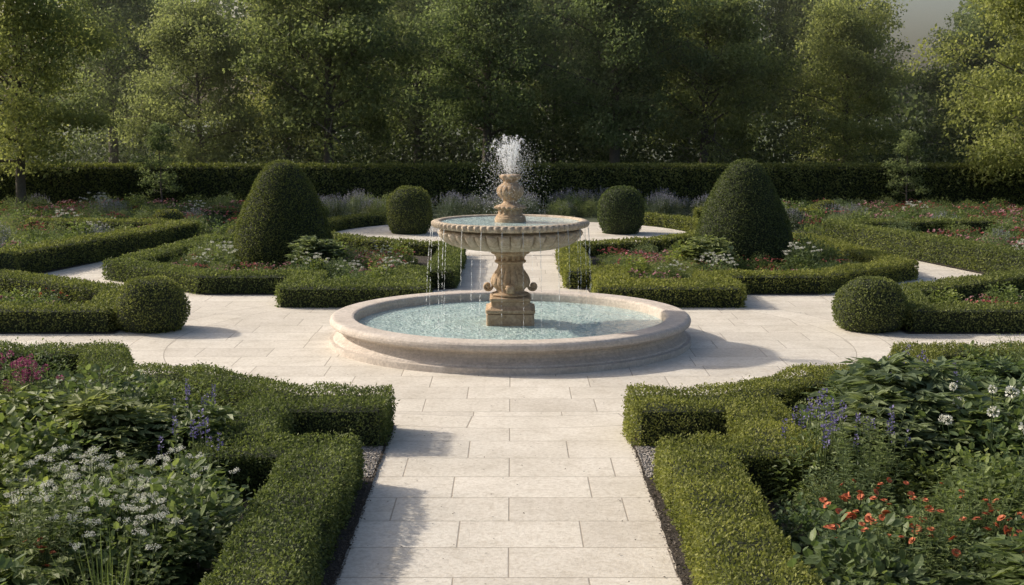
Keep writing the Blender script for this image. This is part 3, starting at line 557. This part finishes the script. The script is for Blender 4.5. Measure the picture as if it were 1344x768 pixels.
for k in PROTO:
    o,ch,*_=PROTO[k]
    for q in ch: bpy.data.objects.remove(q)
    bpy.data.objects.remove(o)
# ground cover stuff
def coverstuff(region,n,L,label,h=.12):
    x0,x1,y0,y1,test=region; x=rng.uniform(x0,x1,n); y=rng.uniform(y0,y1,n); ok=np.array([test(a,b) for a,b in zip(x,y)]); x=x[ok];y=y[ok]; n=len(x)
    P=np.stack([x,y,.03+rng.uniform(0,h,n)*(1+.5*lf(x*.5,y*.5,x*0))],1); mb=MB(); D=nrm(rv(n)+np.array([0,0,.4])); leaf4(mb,P,D,nrm(np.array([0,0,1.])+rv(n)*.6),L,L*.5,0,rng.uniform(0,1,n))
    o=mb.obj("ground_cover",[M_pl]); tag(o,label,"ground cover",None,"stuff")
for s in (-1,1):
    g=lambda a,b:(a,b) if s>0 else (-b,-a)
    coverstuff((*g(1.7,5.9),-10.2,-2.7,nearb),14000,.05,"low green leaves covering the bed soil")
    coverstuff((*g(1.5,6.2),3.6,10.4,inm),9000,.05,"low green leaves covering the bed soil")
    coverstuff((*g(5.5,10),1.1,5,lambda x,y:(abs(x)>5.5 and y<1.7+(abs(x)-5.4)*.72)),5000,.05,"low green leaves covering the bed soil")
    coverstuff((*g(4.8,16),6.2,21.6,lambda x,y:(abs(x)>8.9+(5.2-y)*.27+.3 and y>6) or (y>18.3)),16000,.09,"low green leaves covering the bed soil",.2)
# pebbles and bark chips
for s in (-1,1):
    n=1500; P=np.stack([s*rng.uniform(1.05,1.7,n),rng.uniform(-6.25,-5.32,n),np.full(n,.03)],1); mb=MB(); blobs(mb,P,np.stack([rng.uniform(.006,.013,n),rng.uniform(.006,.013,n),rng.uniform(.004,.009,n)],1)); o=mb.obj("gravel",[M_gravel]); tag(o,"loose grey pebbles between the hedge ends","gravel",None,"stuff")
    n=2600; P=np.stack([s*(1.03+np.abs(rng.normal(0,.045,n))-.03*rng.uniform(0,1,n)**3),rng.uniform(-10,-4.5,n),.018+rng.uniform(0,.012,n)],1); mb=MB(); leaf4(mb,P,nrm(rv(n)*np.array([1,1,.3])),nrm(rv(n)*.5+np.array([0,0,1])),rng.uniform(.008,.028,n),rng.uniform(.005,.014,n),0,rng.uniform(0,1,n)); o=mb.obj("bark_mulch",[M_chip]); tag(o,"dark bark chips along the hedge foot","mulch",None,"stuff")
# a few fallen leaves on the paving
n=260; th=rng.uniform(0,2*pi,n); r_=rng.uniform(2.3,5.0,n); x=np.where(rng.uniform(0,1,n)<.4,rng.uniform(-1,1,n),r_*np.cos(th)); y=np.where(np.abs(x)<1.0,rng.uniform(-9,-2.5,n),np.clip(r_*np.sin(th),-2.2,2.2))
P=np.stack([x,y,np.full(n,.012)],1); mb=MB(); leaf4(mb,P,nrm(rv(n)*np.array([1,1,.15])),nrm(rv(n)*.25+np.array([0,0,1])),rng.uniform(.012,.026,n),rng.uniform(.007,.014,n),0,rng.uniform(0,1,n)); o=mb.obj("leaf_litter",[M_chip]); tag(o,"few tiny fallen leaves scattered over the paving","leaf litter",None,"stuff")
# ------------------------------------------------------------------ trees
def tree_meshes(seed,H,R,zc,nlimb,nclus,per,Lf,cr,tr=.16,shape=1.0):
    global rng
    keep=rng; rng=np.random.default_rng(seed)
    tb=MB(); cb=MB()
    t=np.linspace(0,1,14); bend=np.cumsum(rng.normal(0,.05,(14,2)),0)*H*.05; bend-=bend[0]
    tp=np.stack([bend[:,0],bend[:,1],t*H*.93],1); rad=tr*(1-t*.93)+tr*.5*np.exp(-t*40); tube(tb,tp,rad,9)
    cent=[]
    for k in range(nlimb):
        u=(zc/H*.8)+(0.95-zc/H*.8)*((k+rng.uniform(0,1))/nlimb); z0=u*H*.93; p0=np.array([np.interp(z0,tp[:,2],tp[:,0]),np.interp(z0,tp[:,2],tp[:,1]),z0])
        f=(u-zc/H*.8)/(1-zc/H*.8); env=R*(math.sin(min(1,f*1.0+.22)*pi*.88)**.7)*shape; ln=env*rng.uniform(.6,1.1)
        a=k*2.399+rng.uniform(-.4,.4); el=rng.uniform(.15,.55)+f*.6; s=np.linspace(0,1,7); d=np.array([math.cos(a)*math.cos(el),math.sin(a)*math.cos(el),math.sin(el)])
        pts=p0+d*ln*s[:,None]+np.array([0,0,-.10])*ln*(s**2)[:,None]+np.cumsum(rng.normal(0,.03*ln,(7,3)),0)*.5*(s>0)[:,None]
        r0=max(.02 if H>5 else .006,tr*(1-u*.9)*.45); tube(tb,pts,r0*(1-s*.85),5)
        for j in range(5):
            v=rng.uniform(.3,1); q0=np.array([np.interp(v,s,pts[:,m]) for m in range(3)]); dd=nrm(d*.6+rng.normal(0,.6,3)); l2=ln*rng.uniform(.2,.45); s2=np.linspace(0,1,4)
            p2=q0+dd*l2*s2[:,None]; tube(tb,p2,r0*.35*(1-s2*.8),3)
            cent.append(p2[-1]); cent.append(p2[2])
        cent.append(pts[-1]); cent.append(pts[4])
    cent=np.array(cent); idx=rng.choice(len(cent),nclus); C=cent[idx]+rng.normal(0,cr*.6,(nclus,3)); cv=rng.uniform(-.25,.25,nclus)
    n=nclus*per; ci=np.repeat(np.arange(nclus),per); sz=rng.uniform(.5,1.3,nclus)*cr
    g=rng.normal(0,1,(n,3)); g=g/np.maximum(1,np.linalg.norm(g,axis=1,keepdims=True)*.6); off=g*sz[ci][:,None]*np.array([1,1,.5]); P=C[ci]+off; P[:,2]-=.15*(off[:,0]**2+off[:,1]**2)/cr
    D=nrm(rv(n)+np.array([0,0,-.5])); Nn=nrm(rv(n)+np.array([0,0,.9])); var=np.clip(.45+cv[ci]+off[:,2]/cr*.25+rng.uniform(-.3,.3,n),0,1)
    sc=rng.uniform(.6,1.3,n); leaf4(cb,P,D,Nn,Lf*sc,Lf*.6*sc,0,var); rng=keep
    return tb,cb
TP=[]
specs=[(1,10,3.8,3.1,34,450,100,.155,.52,.24,1),(2,11,4.1,3.8,36,460,100,.155,.54,.28,1),(3,9,3.4,2.3,34,410,100,.13,.48,.17,1),(4,12,3.9,3.8,36,460,100,.155,.54,.30,.95),(5,8.5,3.4,2.0,34,410,100,.13,.46,.15,1),(6,3.0,.75,.7,22,120,34,.075,.13,.035,1)]
for i,sp in enumerate(specs):
    tb,cb=tree_meshes(*sp); a=tb.obj("trunk",[M_bark]); b=cb.obj("crown",[M_tree2 if i in (2,4,5) else M_tree]); TP.append((a,b))
def ptree(k,x,y,s,label,group=None,sz=1,rot=None):
    e=bpy.data.objects.new("tree",None); COL.objects.link(e); e.location=(x,y,0); e.scale=(s,s,s*sz); e.rotation_euler=(0,0,rng.uniform(0,2*pi) if rot is None else rot)
    tag(e,label,"tree",group)
    for q in TP[k]:
        c=q.copy(); c.parent=e; COL.objects.link(c)
GT="tall leafy trees behind the yew hedge"
for (k,x,y,s) in ((2,-13.2,19.8,.85),(4,-9.9,26.5,.74),(0,-5.6,25.0,.80),(1,-.8,27,.68),(3,3.2,25.6,.66),(0,6.2,27.0,.70),(2,10.8,27.4,.70),(4,14.9,21.5,.90),(1,-14,31,.74),
    (2,-8.2,33,.86),(1,-3.4,33.5,.80),(4,1.6,34,.92),(3,6.6,35,.84),(1,11.0,34,.80),(0,16.2,31,.62),
    (0,-5.5,39,.85),(1,4,39,.88),(3,20,36,.62)):
    ptree(k,x,y,s,"pale small leafed garden tree with slender trunk" if k in (2,4) else "tall broad crowned green tree with dark trunk",GT)
for (x,y,s) in ((-9.7,20.9,.88),(11.0,21.0,.8)): ptree(5,x,y,s,"young open branched tree in front of the yew hedge","young slender trees",1.0)
for a,b in TP: bpy.data.objects.remove(a); bpy.data.objects.remove(b)
# far wood mass
mb=MB(); n=70000; x=rng.uniform(-40,40,n); z=rng.uniform(0,1,n)**.8; top=8.3+1.6*np.sin(x*.35)+1.0*np.sin(x*.9+1)-3.6*np.exp(-((x-18)/2.8)**2); y=42+rng.uniform(0,2.5,n)+2*np.sin(x*.6)
cl=1.2*np.sin(x*1.1+z*7)*np.sin(z*9+x*.5)
P=np.stack([x,y+z*1.5+cl,z*top],1); leaf4(mb,P,rv(n),nrm(rv(n)+np.array([0,-.6,.6])),.30,.18,0,np.clip(.4+.3*lf(x*.3,y*.3,z*2)+rng.uniform(-.2,.2,n),0,1))
n=60000; x=rng.uniform(-24,24,n); h=1.9+.7*lf(x*.25,x*0,x*.4); z=rng.uniform(0,1,n); P=np.stack([x,27+rng.uniform(0,1,n)**.7*12,z*h],1); leaf4(mb,P,rv(n),nrm(rv(n)+np.array([0,0,.7])),.16,.10,1,rng.uniform(0,.8,n))
o=mb.obj("distant_woods",[M_tree,M_yew]); tag(o,"dense green woodland closing the view behind the garden","woods",None,"stuff")
if HAZE>0:
    m,t,o_=newmat("morning_haze"); v=N(t,"VolumeScatter"); v.inputs["Density"].default_value=HAZE; v.inputs["Anisotropy"].default_value=.2; v.inputs["Color"].default_value=(.96,1,.88,1); t.links.new(v.outputs[0],o_.inputs["Volume"])
    mb=MB(); c=[(x,y,z) for z in (-.5,14) for (x,y) in ((-45,21.3),(45,21.3),(45,60),(-45,60))]; mb.add(c,[[0,3,2,1],[4,5,6,7],[0,1,5,4],[1,2,6,5],[2,3,7,6],[3,0,4,7]]); o=mb.obj("haze",[m]); tag(o,"thin morning haze hanging in front of the woods","haze",None,"structure")
